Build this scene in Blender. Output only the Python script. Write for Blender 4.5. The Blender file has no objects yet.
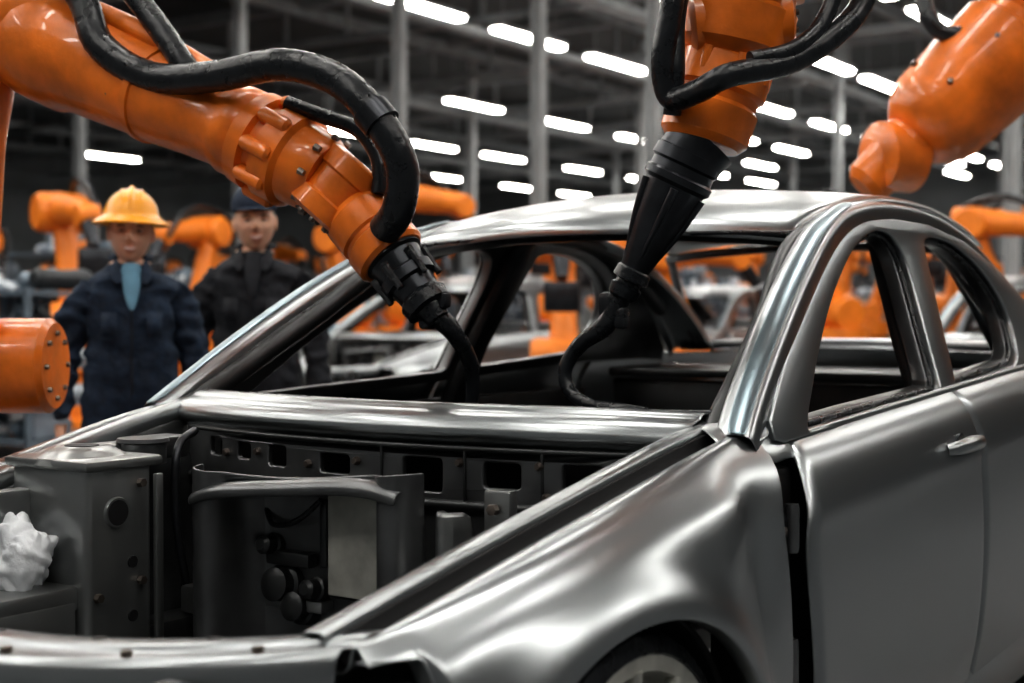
import bpy, bmesh, math, random
from mathutils import Vector as V, Matrix, noise as mn
random.seed(7)
scene=bpy.context.scene
COL=scene.collection

# ---------------------------------------------------------------- materials
def mat(name,col,metal=0.0,rough=0.5,noise=0.0,scale=8,bump=0.0,coat=0.0,emit=0.0,bscale=40,rv=0.06):
    m=bpy.data.materials.new(name); m.use_nodes=True; nt=m.node_tree; b=nt.nodes["Principled BSDF"]
    b.inputs["Base Color"].default_value=(*col,1); b.inputs["Metallic"].default_value=metal
    b.inputs["Roughness"].default_value=rough; b.inputs["Coat Weight"].default_value=coat
    if emit>0:
        b.inputs["Emission Color"].default_value=(*col,1); b.inputs["Emission Strength"].default_value=emit
    tc=nt.nodes.new("ShaderNodeTexCoord")
    if noise>0:
        n=nt.nodes.new("ShaderNodeTexNoise"); n.inputs["Scale"].default_value=scale; n.inputs["Detail"].default_value=5 if rv>0 else 1
        nt.links.new(tc.outputs["Object"],n.inputs["Vector"])
        r=nt.nodes.new("ShaderNodeValToRGB")
        r.color_ramp.elements[0].position=0.3; r.color_ramp.elements[1].position=0.7
        r.color_ramp.elements[0].color=(*[c*(1-noise) for c in col],1)
        r.color_ramp.elements[1].color=(*[min(1,c*(1+noise)) for c in col],1)
        nt.links.new(n.outputs["Fac"],r.inputs["Fac"]); nt.links.new(r.outputs["Color"],b.inputs["Base Color"])
        if rv>0:
            mr=nt.nodes.new("ShaderNodeMapRange"); mr.inputs["To Min"].default_value=max(0.05,rough-rv); mr.inputs["To Max"].default_value=rough+rv
            nt.links.new(n.outputs["Fac"],mr.inputs["Value"]); nt.links.new(mr.outputs["Result"],b.inputs["Roughness"])
    if bump>0:
        n2=nt.nodes.new("ShaderNodeTexNoise"); n2.inputs["Scale"].default_value=bscale; n2.inputs["Detail"].default_value=4
        nt.links.new(tc.outputs["Object"],n2.inputs["Vector"])
        bp=nt.nodes.new("ShaderNodeBump"); bp.inputs["Strength"].default_value=bump; bp.inputs["Distance"].default_value=0.02
        nt.links.new(n2.outputs["Fac"],bp.inputs["Height"]); nt.links.new(bp.outputs["Normal"],b.inputs["Normal"])
    return m
STEEL=mat("body_steel",(0.36,0.38,0.39),0.94,0.275,0.02,1.5,rv=0)
STEEL_REFL=mat("pillar_reflection_tint",(0.24,0.31,0.345),0.88,0.28,0.02,3,rv=0)  # steel tinted with a bluish reflection
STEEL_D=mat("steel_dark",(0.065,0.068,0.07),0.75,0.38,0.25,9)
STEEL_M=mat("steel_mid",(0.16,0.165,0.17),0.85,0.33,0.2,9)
STEEL_T=mat("steel_tower",(0.33,0.34,0.34),0.88,0.31,0.10,5)
STEEL_L=mat("steel_light",(0.50,0.50,0.46),0.4,0.5,0.25,14)
BLACK=mat("black_void",(0.006,0.006,0.007),0.0,0.6)
RUB=mat("black_rubber",(0.013,0.015,0.018),0.0,0.28,0.3,20,0.15)
GRIP=mat("gunmetal",(0.045,0.048,0.054),0.75,0.30,0.3,14)
ORANGE=mat("robot_orange",(0.78,0.19,0.018),0.0,0.32,0.30,8,0.10,0.3)
ORANGE_B=mat("robot_orange_far",(0.90,0.24,0.022),0.0,0.45,0.2,5)
WHITE=mat("white_film",(0.66,0.68,0.71),0.0,0.30,0.05,10,0.3)
BOLT=mat("bolt_steel",(0.20,0.17,0.15),0.9,0.35)

# ---------------------------------------------------------------- helpers
def link(o,parent=None):
    COL.objects.link(o)
    if parent is not None: o.parent=parent
    return o
def empty(name,loc=(0,0,0),rz=0):
    e=bpy.data.objects.new(name,None); e.empty_display_size=0.2; e.location=loc; e.rotation_euler=(0,0,rz); COL.objects.link(e); return e
def finish(me,angle=38):
    for p in me.polygons: p.use_smooth=True
    try: me.set_sharp_from_angle(angle=math.radians(angle))
    except Exception: pass
def mesh(name,vs,fs,m,parent=None,angle=38):
    me=bpy.data.meshes.new(name); me.from_pydata([tuple(v) for v in vs],[],fs); me.update()
    bm=bmesh.new(); bm.from_mesh(me); bmesh.ops.recalc_face_normals(bm,faces=bm.faces); bm.to_mesh(me); bm.free()
    finish(me,angle)
    o=bpy.data.objects.new(name,me)
    for mm in (m if isinstance(m,(list,tuple)) else [m]): me.materials.append(mm)
    return link(o,parent)
def grid(name,rows,m,parent=None,mirror=False,thick=0.0,sub=0,closed=False,angle=60):
    vs=[p for r in rows for p in r]; n=len(rows[0]); fs=[]
    for i in range(len(rows)-1):
        for j in range(n-1 if not closed else n):
            k=(j+1)%n
            fs.append((i*n+j,i*n+k,(i+1)*n+k,(i+1)*n+j))
    o=mesh(name,vs,fs,m,parent,angle)
    if mirror:
        md=o.modifiers.new("mir",'MIRROR'); md.use_axis=(False,True,False); md.merge_threshold=0.002
    if thick: 
        md=o.modifiers.new("sol",'SOLIDIFY'); md.thickness=thick; md.offset=0
    if sub:
        md=o.modifiers.new("sub",'SUBSURF'); md.levels=sub; md.render_levels=sub
    return o
def frame(ax):
    ax=ax.normalized(); t=V((0,0,1)) if abs(ax.z)<0.9 else V((1,0,0))
    a=ax.cross(t).normalized(); return ax,a,ax.cross(a).normalized()
def lathe(name,p0,p1,prof,m,parent=None,seg=40,cap=True,angle=35):
    p0=V(p0);p1=V(p1);ax,a,b=frame(p1-p0);L=(p1-p0).length
    vs=[];fs=[]
    for s,r in prof:
        for k in range(seg):
            t=2*math.pi*k/seg; vs.append(p0+ax*(s*L)+a*(r*math.cos(t))+b*(r*math.sin(t)))
    for i in range(len(prof)-1):
        for k in range(seg):
            fs.append((i*seg+k,i*seg+(k+1)%seg,(i+1)*seg+(k+1)%seg,(i+1)*seg+k))
    if cap:
        fs.append(tuple(range(seg))); fs.append(tuple(range((len(prof)-1)*seg,len(prof)*seg)))
    return mesh(name,vs,fs,m,parent,angle)
def box(name,c,s,m,parent=None,bev=0.01,rot=None,mirror=False,seg=2):
    bm=bmesh.new(); bmesh.ops.create_cube(bm,size=1)
    for v in bm.verts: v.co=V((v.co.x*s[0],v.co.y*s[1],v.co.z*s[2]))
    if bev: bmesh.ops.bevel(bm,geom=bm.edges[:],offset=bev,segments=seg,affect='EDGES',profile=0.5)
    if rot: bmesh.ops.rotate(bm,verts=bm.verts,matrix=rot)
    bmesh.ops.translate(bm,verts=bm.verts,vec=c)
    me=bpy.data.meshes.new(name); bm.to_mesh(me); bm.free(); finish(me,40); me.materials.append(m)
    o=link(bpy.data.objects.new(name,me),parent)
    if mirror:
        md=o.modifiers.new("mir",'MIRROR'); md.use_axis=(False,True,False)
    return o
def catmull(P,n=6,cyc=False):
    P=[V(p) for p in P]; out=[];N=len(P)
    rng=range(N if cyc else N-1)
    for i in rng:
        if cyc: a,b,c,d=P[i-1],P[i],P[(i+1)%N],P[(i+2)%N]
        else: a=P[max(i-1,0)];b=P[i];c=P[i+1];d=P[min(i+2,N-1)]
        for k in range(n):
            t=k/n
            out.append(0.5*((2*b)+(c-a)*t+(2*a-5*b+4*c-d)*t*t+(3*b-a-3*c+d)*t**3))
    if not cyc: out.append(P[-1])
    return out
def tube(name,P,r,m,parent=None,seg=16,ribs=0,mirror=False,n=8,cyc=False):
    """swept tube as a mesh; r may be list per control point; ribs -> corrugation"""
    if not isinstance(r,(list,tuple)): r=[r]*len(P)
    Q=catmull([(*p,) for p in P],n,cyc); R=[v.x for v in catmull([(x,0,0) for x in r],n,cyc)]
    vs=[];fs=[];prev=None;N=len(Q)
    for i,q in enumerate(Q):
        t=(Q[(i+1)%N if cyc else min(i+1,N-1)]-Q[(i-1)%N if cyc else max(i-1,0)]).normalized()
        if prev is None: _,a,b=frame(t)
        else: a=(prev-t*prev.dot(t)).normalized(); b=t.cross(a)
        prev=a; rr=R[i]*(1+(ribs if i%2 else -ribs))
        for k in range(seg):
            th=2*math.pi*k/seg; vs.append(q+a*(rr*math.cos(th))+b*(rr*math.sin(th)))
    for i in range(N if cyc else N-1):
        j=(i+1)%N
        for k in range(seg): fs.append((i*seg+k,i*seg+(k+1)%seg,j*seg+(k+1)%seg,j*seg+k))
    if not cyc: fs.append(tuple(range(seg))); fs.append(tuple(range((N-1)*seg,N*seg)))
    o=mesh(name,vs,fs,m,parent,70)
    if mirror:
        md=o.modifiers.new("mir",'MIRROR'); md.use_axis=(False,True,False)
    return o
def panel2d(name,outer,holes,depth,bev,fn,m,parent=None,mirror=False):
    cu=bpy.data.curves.new(name,'CURVE'); cu.dimensions='2D'; cu.fill_mode='BOTH'; cu.extrude=depth/2; cu.bevel_depth=bev; cu.bevel_resolution=2; cu.offset=-bev
    for loop in [outer]+holes:
        sp=cu.splines.new('POLY'); sp.points.add(len(loop)-1)
        for i,p in enumerate(loop): sp.points[i].co=(p[0],p[1],0,1)
        sp.use_cyclic_u=True
    t=bpy.data.objects.new("tmp",cu); COL.objects.link(t); dg=bpy.context.evaluated_depsgraph_get(); dg.update()
    me=bpy.data.meshes.new_from_object(t.evaluated_get(dg)); bpy.data.objects.remove(t)
    for v in me.vertices: v.co=fn(v.co.x,v.co.y,v.co.z)
    bm=bmesh.new(); bm.from_mesh(me); bmesh.ops.remove_doubles(bm,verts=bm.verts,dist=0.0004); bmesh.ops.recalc_face_normals(bm,faces=bm.faces); bm.to_mesh(me); bm.free()
    finish(me,40); me.materials.clear(); me.materials.append(m); me.name=name
    o=link(bpy.data.objects.new(name,me),parent)
    if mirror:
        md=o.modifiers.new("mir",'MIRROR'); md.use_axis=(False,True,False)
    return o
def interp(T,x):
    T=sorted(T)
    if x<=T[0][0]: return T[0][1]
    for (a,b),(c,d) in zip(T,T[1:]):
        if x<=c: return b+(d-b)*(x-a)/(c-a)
    return T[-1][1]
def sinterp(T,x):
    """smooth (Catmull) interpolation so that panels have no facet breaks"""
    T=sorted(T)
    if x<=T[0][0]: return T[0][1]
    if x>=T[-1][0]: return T[-1][1]
    for i in range(len(T)-1):
        if x<=T[i+1][0]:
            x0,y0=T[i];x1,y1=T[i+1]; h=x1-x0; t=(x-x0)/h
            m0=(y1-T[i-1][1])/(x1-T[i-1][0]) if i>0 else (y1-y0)/h
            m1=(T[i+2][1]-y0)/(T[i+2][0]-x0) if i+2<len(T) else (y1-y0)/h
            return (2*t**3-3*t*t+1)*y0+(t**3-2*t*t+t)*h*m0+(-2*t**3+3*t*t)*y1+(t**3-t*t)*h*m1
def lin(a,b,n): return [a+(b-a)*i/(n-1) for i in range(n)]
def cl(x): return max(0,min(1,x))

# ================================================================= CAR (front = +x, left = +y)
car=empty("car_body_shell")
YP=[(.93,.806),(.905,.836),(.87,.860),(.82,.878),(.74,.888),(.62,.896),(.5,.897),(.38,.89),(.28,.875),(.18,.85)]
def taper(x):
    t=0
    if x>-.1: t+=.07*((x+.1)/.5)**2
    if x<-2.6: t+=.07*((-2.6-x)/1.0)**2
    return t
def belt(x): return .925+.08*min(1,max(0,(-.55-x)/1.75))
RW=-2.72; FW=.09
def flare(x,z):
    o=0
    for cx in (FW,RW):
        r=math.hypot(x-cx,z-.33)
        if z>.3: o+=.022*math.exp(-((r-.385)/.045)**2)
    return o
def side_y(x,z,shift): return sinterp(YP,z+shift)-taper(x)+flare(x,z)
# roof
def xfr(y): return -1.085-.11*(y/.6)**2
RS=[(.012,1.362),(.010,1.385),(-.012,1.405),(-.06,1.428),(-.16,1.460),(-.36,1.495),(-.6,1.516),(-.85,1.520),(-1.1,1.508),(-1.35,1.475),(-1.5,1.44),(-1.56,1.415)]
rows=[]
for dx,z in RS:
    r=[]
    for y in (0,.12,.24,.36,.46,.53,.565,.572):
        k=(y/.6)**2
        r.append((xfr(y)+dx,y,z-.035*k-(.018 if y>.57 else 0)))
    rows.append(r)
grid("roof_panel",rows,STEEL,car,True,.006,2)
rows=[]
for dx,z in ((-.0,1.372),(-.03,1.350),(-.10,1.353),(-.11,1.40)):
    rows.append([(xfr(y)+dx,y,z-.03*(y/.6)**2) for y in lin(0,.6,8)])
grid("roof_header",rows,STEEL_D,car,True,.006,1)
# A-pillar / cant rail / C-pillar as a single sweep
O=[(-.40,.815,.935),(-.47,.795,.985),(-.62,.768,1.085),(-.80,.735,1.195),(-1.0,.700,1.300),(-1.2,.665,1.385),(-1.4,.645,1.430),(-1.65,.637,1.452),(-1.95,.635,1.450),(-2.25,.640,1.415),(-2.5,.652,1.345),(-2.75,.68,1.225),(-2.98,.715,1.08),(-3.05,.73,1.02)]
W=[.078,.078,.078,.078,.078,.078,.078,.08,.08,.09,.12,.15,.18,.18]
NX=[.5,.5,.5,.5,.47,.35,.15,.05,0,-.12,-.3,-.45,-.5,-.5]
rows=[];reflection_rows=[]
for i,(o,w,nx) in enumerate(zip(O,W,NX)):
    o=V(o); n=V((nx,0.12,math.sqrt(1-nx*nx))).normalized(); Y=V((0,1,0))
    rows.append([o-Y*w-n*.040,o-Y*w-n*.006,o-Y*(w-.008)+n*.002,o-Y*w*.5+n*.010,o-Y*.014+n*.006,o-Y*.004+n*.0,o+Y*.002-n*.012,o+Y*.008-n*.045,o+Y*.0-n*.055])
    if 0<=i<=6: reflection_rows.append([o-Y*.054+n*.0105,o-Y*.038+n*.0125,o-Y*.022+n*.0110,o-Y*.010+n*.007])
grid("cant_rail_and_pillars",rows,STEEL,car,True,.005,2)
grid("pillar_reflection_strip",reflection_rows,STEEL_REFL,car,True,.002,2)  # thin strip paints the bluish reflection on the pillar face
grid("cowl_corner",[[(-.44,.66,.955),(-.40,.72,.950),(-.36,.76,.930),(-.35,.80,.90)],[(-.50,.67,.962),(-.46,.73,.962),(-.43,.77,.955),(-.42,.81,.925)],[(-.58,.69,.965),(-.54,.74,.975),(-.50,.78,.97),(-.50,.82,.94)]],STEEL,car,True,.005,2)
tube("pillar_inner",[(-.45,.71,.93),(-.8,.655,1.13),(-1.15,.585,1.33),(-1.6,.57,1.40),(-2.2,.57,1.385),(-2.7,.60,1.18)],.028,STEEL_D,car,10,mirror=True)
tube("windscreen_flange",[(-.37,0,.972),(-.40,.35,.973),(-.495,.695,.972),(-.53,.706,.995),(-.85,.645,1.185),(-1.15,.588,1.342),(-1.165,.54,1.352),(-1.11,.3,1.360),(-1.095,0,1.364)],.010,RUB,car,8,mirror=True)
# greenhouse sides with window openings
def gy(z): return .812-.37*(z-.92)
outer=[(-.50,.93),(-.50,.965),(-.62,1.05),(-.80,1.160),(-1.0,1.263),(-1.2,1.345),(-1.4,1.395),(-1.65,1.415),(-1.95,1.413),(-2.25,1.378),(-2.5,1.305),(-2.75,1.18),(-2.95,1.04),(-2.97,.99)]+[(x,belt(x)-.004) for x in lin(-2.8,-.53,14)]
h1=[(-.665,.945),(-.76,1.02),(-.88,1.105),(-1.057,1.212),(-1.28,1.318),(-1.45,1.366),(-1.56,1.372),(-1.625,1.34),(-1.635,1.27),(-1.60,1.14),(-1.565,1.01),(-1.54,.975),(-1.48,.967),(-1.0,.950),(-.72,.938)]
h2=[(-1.685,.985),(-1.70,1.02),(-1.775,1.20),(-1.835,1.335),(-1.88,1.368),(-1.98,1.375),(-2.14,1.358),(-2.30,1.300),(-2.40,1.22),(-2.42,1.14),(-2.38,1.06),(-2.31,1.02),(-2.2,1.008),(-1.74,.982)]
def sm(h): return [(p.x,p.y) for p in catmull([(a,b,0) for a,b in h],4,True)]
def inset(h,d):
    cx=sum(p[0] for p in h)/len(h);cz=sum(p[1] for p in h)/len(h);out=[]
    n=len(h)
    for i in range(n):
        a=V((h[i-1][0],h[i-1][1]));b=V((h[(i+1)%n][0],h[(i+1)%n][1]));t=(b-a).normalized();nn=V((-t.y,t.x))
        p=V(h[i]); 
        if (V((cx,cz))-p).dot(nn)<0: nn=-nn
        out.append((p.x+nn.x*d,p.y+nn.y*d))
    return out
H1=sm(h1);H2=sm(h2)
panel2d("door_frames_outer",outer,[H1,H2],.012,.006,lambda x,z,w:(x,gy(z)+w,z),STEEL,car,True)
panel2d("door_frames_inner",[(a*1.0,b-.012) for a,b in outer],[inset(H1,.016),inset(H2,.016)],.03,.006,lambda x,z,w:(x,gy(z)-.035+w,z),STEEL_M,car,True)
for nm,H in (("glass_run_front",H1),("glass_run_rear",H2)):
    tube(nm,[(x,gy(z)-.012,z) for x,z in inset(H,.008)[::2]],.0075,RUB,car,8,mirror=True,n=2,cyc=True)
tube("frame_shut_line",[(x,gy(z)+.006,z-.004) for x,z in ((-.52,.975),(-.62,1.043),(-.80,1.153),(-1.0,1.256),(-1.2,1.338),(-1.4,1.388),(-1.65,1.408),(-1.95,1.406),(-2.25,1.370))],.006,BLACK,car,8,mirror=True)
grid("b_pillar",[[(x+dx,gy(z)-.05-dy,z) for dx,dy in ((-.05,0),(-.055,.05),(.055,.05),(.05,0))] for x,z in ((-1.60,.5),(-1.60,.97),(-1.68,1.2),(-1.74,1.40))],STEEL_D,car,True,.006,1)
tube("door_gap_seal",[(-1.615,gy(.97)+.004,.97),(-1.655,gy(1.15)+.004,1.15),(-1.72,gy(1.33)+.004,1.33),(-1.745,gy(1.40)+.004,1.40)],.005,BLACK,car,8,mirror=True)
# doors
def xf(z): return sinterp([(.2,-.57),(.47,-.538),(.60,-.515),(.72,-.508),(.85,-.545),(.93,-.58)],z)
def door(name,xa,xb):
    rows=[]
    us=[0,.012,.03,.1,.2,.35,.5,.65,.8,.9,.97,.988,1]
    fs=[0,.012,.035,.07,.12,.17,.21,.25,.32,.42,.55,.68,.8,.9,1]
    for f in fs:
        r=[]
        for u in us:
            zt=belt(xa(.93)+(xb(.93)-xa(.93))*u)
            z=zt+(.21-zt)*f
            x=xa(z)+(xb(z)-xa(z))*u
            sh=.93-zt
            y=side_y(x,z,sh)
            y-=.012*math.exp(-((z-.47)/.09)**2)*math.sin(math.pi*min(1,max(0,u)))**.5
            y+=.006*math.exp(-((f-.19)/.035)**2)
            if u in(0,1): y-=.018
            r.append((x,y,z))
        rows.append(r)
    return grid(name,rows,STEEL,car,True,.006,2)
def xr2(z):
    a=-2.72+math.sqrt(max(0,.385**2-(z-.33)**2)) if abs(z-.33)<.385 else -9
    if z<.33: a=-2.335
    return max(-2.56,a)
door("front_door",xf,lambda z:-1.610)
door("rear_door",lambda z:-1.624,xr2)
tube("waist_moulding",[(x,side_y(x,belt(x),.93-belt(x))+.002,belt(x)+.001) for x in lin(-.60,-2.75,12)],.009,STEEL,car,10,mirror=True,n=3)
hx=-1.44; hz=.845; hy=side_y(hx,hz,.93-belt(hx))
lathe("handle_recess",(hx,hy-.012,hz-.004),(hx,hy+.0075,hz-.004),[(0,.032),(.9,.038),(1,.034)],GRIP,car,28)
tube("door_handle",[(hx+.095,hy+.002,hz+.0),(hx+.075,hy+.026,hz+.006),(hx,hy+.032,hz+.010),(hx-.075,hy+.026,hz+.008),(hx-.10,hy+.0,hz+.006)],[.013,.017,.019,.017,.013],STEEL,car,14)
lathe("door_lock",(hx-.13,hy-.005,hz+.005),(hx-.13,hy+.012,hz+.005),[(0,.014),(.8,.014),(1,.010)],STEEL_L,car,20)
# quarter panel
def zlow(x,c):
    d=abs(x-c); return .33+math.sqrt(max(0,.375**2-d*d)) if d<.375 else .22
rows=[]
for x in [-2.57,-2.575,-2.63,-2.7,-2.78,-2.86,-2.94,-3.0,-3.05,-3.08,-3.094,-3.1,-3.2,-3.35,-3.5,-3.62,-3.68]:
    zt=belt(x);zl=zlow(x,RW); r=[]
    for f in (0,.02,.06,.12,.2,.32,.46,.62,.78,.9,.97,1):
        z=zt+(zl-zt)*f; r.append((x,side_y(x,z,.93-zt),z))
    r.append((x,r[-1][1]-.03,zl)); rows.append(r)
grid("quarter_panel",rows,STEEL,car,True,.006,1)
rows=[[(x,y,z-.02*(y/.8)**2) for y in lin(0,yy,7)] for x,z,yy in ((-3.02,1.03,.70),(-3.06,1.06,.72),(-3.2,1.07,.74),(-3.45,1.06,.74),(-3.62,1.04,.72),(-3.68,.98,.70),(-3.70,.75,.70),(-3.68,.35,.70))]
grid("trunk_lid",rows,STEEL,car,True,.006,1)
box("parcel_shelf",(-2.72,0,.955),(.55,1.36,.03),STEEL_D,car,.008)
box("rear_bulkhead",(-2.5,0,.62),(.04,1.36,.62),STEEL_D,car,.01)
# fender
YI=[(-.55,.684),(-.25,.664),(0,.642),(.3,.612),(.57,.575),(.75,.55)]
ZT=[(-.55,.968),(-.40,.950),(-.25,.923),(0,.868),(.3,.798),(.57,.725),(.70,.695)]
def fsec(x):
    yi=sinterp(YI,x);zt=sinterp(ZT,x);yo=.800-taper(x)
    zl=zlow(x,FW) if x<.455 else .705-.02*(x-.455)
    zs=zt-.034
    g=.050
    ym=(yi+.092)*.5+(yo-.012)*.5
    pts=[(yi-.006,zt-.05),(yi-.005,zt-.006),(yi+.002,zt),(yi+.030,zt+.001),(yi+.036,zt-.004),(yi+.038,zt-g),(yi+.078,zt-g),(yi+.082,zt-.022),(yi+.088,zt-.012),(ym,zt-.009),(yo-.008,zt-.019)]
    for f in (.04,.11,.18,.26,.35,.45,.56,.68,.8,.9,.96,.985,1):
        z=zs+(zl-zs)*f
        s=x+.05*math.sin((z-.75)*8)
        dy=-.024*math.exp(-((s+.32)/.085)**2-((z-.75)/.10)**2)+.008*math.exp(-((s+.17)/.055)**2-((z-.80)/.10)**2)
        pts.append((side_y(x,z,.93-zs)+dy,z))
    pts.append((pts[-1][0]-.03,zl))
    return [(x+.062*cl((.90-b)/.09)*cl((-.27-x)/.15),a,b) for a,b in pts]
xs=[-.455,-.45,-.43,-.40,-.37,-.34,-.31,-.292,-.284,-.26,-.22,-.16,-.09,-.02,.05,.12,.19,.26,.32,.375,.41,.44,.452,.462,.475,.49,.515,.53,.535]
grid("front_fender",[fsec(x) for x in xs],STEEL,car,True,.005,2)
grid("fender_gutter_shade",[[(x,sinterp(YI,x)+.0425,sinterp(ZT,x)-.007),(x,sinterp(YI,x)+.044,sinterp(ZT,x)-.040),(x,sinterp(YI,x)+.077,sinterp(ZT,x)-.043)] for x in lin(-.44,.53,20)],BLACK,car,True,.003,1)  # black strip paints shade along the gutter's wall and floor
rows=[]
for x,dz in ((-.455,0),(-.50,.002),(-.545,.0),(-.58,-.006)):
    yi=sinterp(YI,x);zt=sinterp(ZT,x)+dz
    rows.append([(x,yi+.03,zt-.03),(x,yi+.035,zt-.004),(x,yi+.06,zt-.002),(x,.775,zt-.008),(x,.805,zt-.032),(x,.83,zt-.075)])
grid("fender_tail",rows,STEEL,car,True,.005,1)
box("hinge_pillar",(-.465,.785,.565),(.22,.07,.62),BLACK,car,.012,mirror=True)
for z in (.77,.52):
    box("hinge_leaf",(-.455,.838,z),(.075,.035,.055),GRIP,car,.012,mirror=True)
    lathe("hinge_pin",(-.480,.858,z-.045),(-.480,.858,z+.045),[(0,.012),(.1,.014),(.9,.014),(1,.012)],STEEL_M,car,16)
    lathe("hinge_bolt",(-.44,.85,z),(-.44,.864,z),[(0,.010),(1,.008)],BOLT,car,6)
tube("check_cable",[(-.455,.83,.86),(-.435,.846,.80),(-.445,.850,.70),(-.47,.845,.62),(-.45,.845,.5),(-.46,.845,.3)],.008,RUB,car,8)
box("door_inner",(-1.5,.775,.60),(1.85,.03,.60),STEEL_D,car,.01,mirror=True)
box("rocker",(-1.45,.80,.20),(1.85,.13,.14),STEEL,car,.03,mirror=True)
# wheelhouse + wheel
for c,nm in ((FW,"front"),(RW,"rear")):
    rows=[]
    for k in range(13):
        t=math.pi*k/12; rows.append([(c+.385*math.cos(t),y,.33+.385*math.sin(t)) for y in (.58,.72,.845-(.07 if c==FW and k<5 else 0))])
    grid("wheelhouse_"+nm,rows,BLACK,car,True,.006,1)
    for sgn in (1,-1):
        y=.72*sgn; yo=.855*sgn; wz=.348
        lathe("tyre",(c,y-.10*sgn,wz),(c,yo,wz),[(0,.25),(.05,.30),(.2,.340),(.8,.340),(.95,.325),(1,.300),(.93,.285),(.6,.28)],RUB,car,48,cap=False)
        lathe("rim",(c,y-.05*sgn,wz),(c,yo-.004*sgn,wz),[(0,.27),(.9,.285),(1,.298),(1,.272),(.7,.26)],STEEL_L,car,48,cap=False)
        lathe("brake_disc",(c,y,wz),(c,y+.03*sgn,wz),[(0,.08),(0,.17),(1,.17),(1,.08)],STEEL_M,car,40)
        lathe("hub",(c,y,wz),(c,yo-.02*sgn,wz),[(0,.07),(.8,.06),(1,.045)],STEEL_D,car,24)
        for k in range(12):
            t=2*math.pi*k/12
            tube("spoke",[(c+.04*math.cos(t),yo-.03*sgn,wz+.04*math.sin(t)),(c+.15*math.cos(t+.06),yo-.018*sgn,wz+.15*math.sin(t+.06)),(c+.275*math.cos(t),yo-.012*sgn,wz+.275*math.sin(t))],[.018,.012,.015],STEEL_L,car,8,n=4)
# cowl
def xc(y): return -.365-.115*(y/.67)**2
rows=[]
for dx,z in ((-.02,.955),(-.005,.972),(.012,.978),(.030,.976),(.036,.966),(.050,.964),(.070,.958),(.086,.945),(.094,.925),(.085,.915),(.07,.90)):
    rows.append([(xc(y)+dx,y,z+.004*(1-(y/.67)**2)-(0 if y<.62 else .002)) for y in lin(0,.69,12)])
grid("cowl_panel",rows,STEEL,car,True,.005,2)
# firewall with slots
def rr(cy,cz,w,h,r=.008):
    P=[]
    for sx,sz,a0 in ((1,1,0),(-1,1,90),(-1,-1,180),(1,-1,270)):
        for k in range(4):
            a=math.radians(a0+30*k); P.append((cy+sx*(w/2-r)+r*math.cos(a),cz+sz*(h/2-r)+r*math.sin(a)))
    return P
slots=[rr(-.385,.858,.050,.036),rr(-.265,.855,.060,.045),rr(-.085,.850,.085,.040),rr(.145,.842,.095,.068),rr(.325,.848,.080,.050),rr(.49,.850,.080,.050),rr(-.50,.86,.05,.04)]
out=[(y,.92) for y in lin(-.64,.64,16)]+[(y,.36) for y in lin(.64,-.64,16)]
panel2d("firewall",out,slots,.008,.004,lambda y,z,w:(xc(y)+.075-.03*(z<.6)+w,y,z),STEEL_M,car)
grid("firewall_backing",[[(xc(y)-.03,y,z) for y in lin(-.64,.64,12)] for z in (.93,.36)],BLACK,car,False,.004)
for y in (.045,.245,.41,.575):
    box("firewall_rib",(xc(y)+.083,y,.845),(.008,.006,.12),STEEL_D,car,.003)
for y,z in ((-.33,.86),(-.16,.845),(-.02,.86),(.235,.87),(.405,.87),(-.45,.85),(-.2,.805),(.06,.81),(.3,.805),(.42,.81)):
    lathe("firewall_stud",(xc(y)+.07,y,z),(xc(y)+.095,y,z),[(0,.009),(.8,.009),(1,.006)],BOLT,car,8)
tube("firewall_bead",[(xc(y)+.082,y,.785) for y in lin(-.62,.62,12)],.010,STEEL_D,car,8,n=3)
tube("firewall_bead",[(xc(y)+.082,y,.898) for y in lin(-.62,.62,12)],.006,STEEL_D,car,8,n=3)
# inner aprons
rows=[]
for x in lin(-.42,.62,12):
    yi=interp(YI,x)-.006; zt=interp(ZT,x)
    rows.append([(x,yi,zt-.03),(x,yi-.015,zt-.08),(x,yi-.05,zt-.12),(x,yi-.055,.55),(x,yi-.13,.47),(x,yi-.14,.36)])
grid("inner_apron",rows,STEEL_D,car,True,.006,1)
# strut towers
def tower(sgn,top):
    cy=.48*sgn; h=top-.405
    box("strut_tower",(.05,cy,.405+h/2),(.17,.235,h),STEEL_T,car,.016,seg=3)
    box("strut_tower_lid",(.045,cy,top-.012),(.20,.26,.022),STEEL_T,car,.008)
    lathe("strut_tower_cap",(.05,cy,top-.015),(.05,cy,top+.018),[(0,.10),(.4,.095),(.7,.075),(1,.06)],STEEL_T,car,36)
    lathe("strut_hole",(.05,cy,top+.01),(.05,cy,top+.0195),[(0,.035),(1,.035)],BLACK,car,24)
    if sgn>0: return
    yy=cy-sgn*.1185
    lathe("tower_hole",(.060,yy+sgn*.004,.765),(.060,yy-sgn*.0045,.765),[(0,.026),(1,.026)],BLACK,car,28)
    lathe("tower_hole_rim",(.060,yy+sgn*.002,.765),(.060,yy-sgn*.005,.765),[(0,.033),(1,.030),(1,.026),(0,.026)],STEEL_T,car,28,cap=False)
    for x,z in ((.11,.60),(.0,.82),(.0,.62)):
        lathe("tower_bolt",(x,yy,z),(x,yy-sgn*.012,z),[(0,.010),(1,.009)],BOLT,car,6)
    for z in (.55,.66): lathe("tower_small_hole",(.02,yy+sgn*.004,z),(.02,yy-sgn*.002,z),[(0,.012),(1,.012)],BLACK,car,20)
    box("tower_flange",(-.045,yy-sgn*.004,.62),(.02,.012,.43),STEEL_T,car,.003)
tower(-1,.875);tower(1,.66)
box("apron_ledge",(.25,-.49,.60),(.24,.20,.05),STEEL_T,car,.008)
box("apron_ledge_face",(.25,-.395,.53),(.22,.012,.13),STEEL_T,car,.004)
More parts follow.
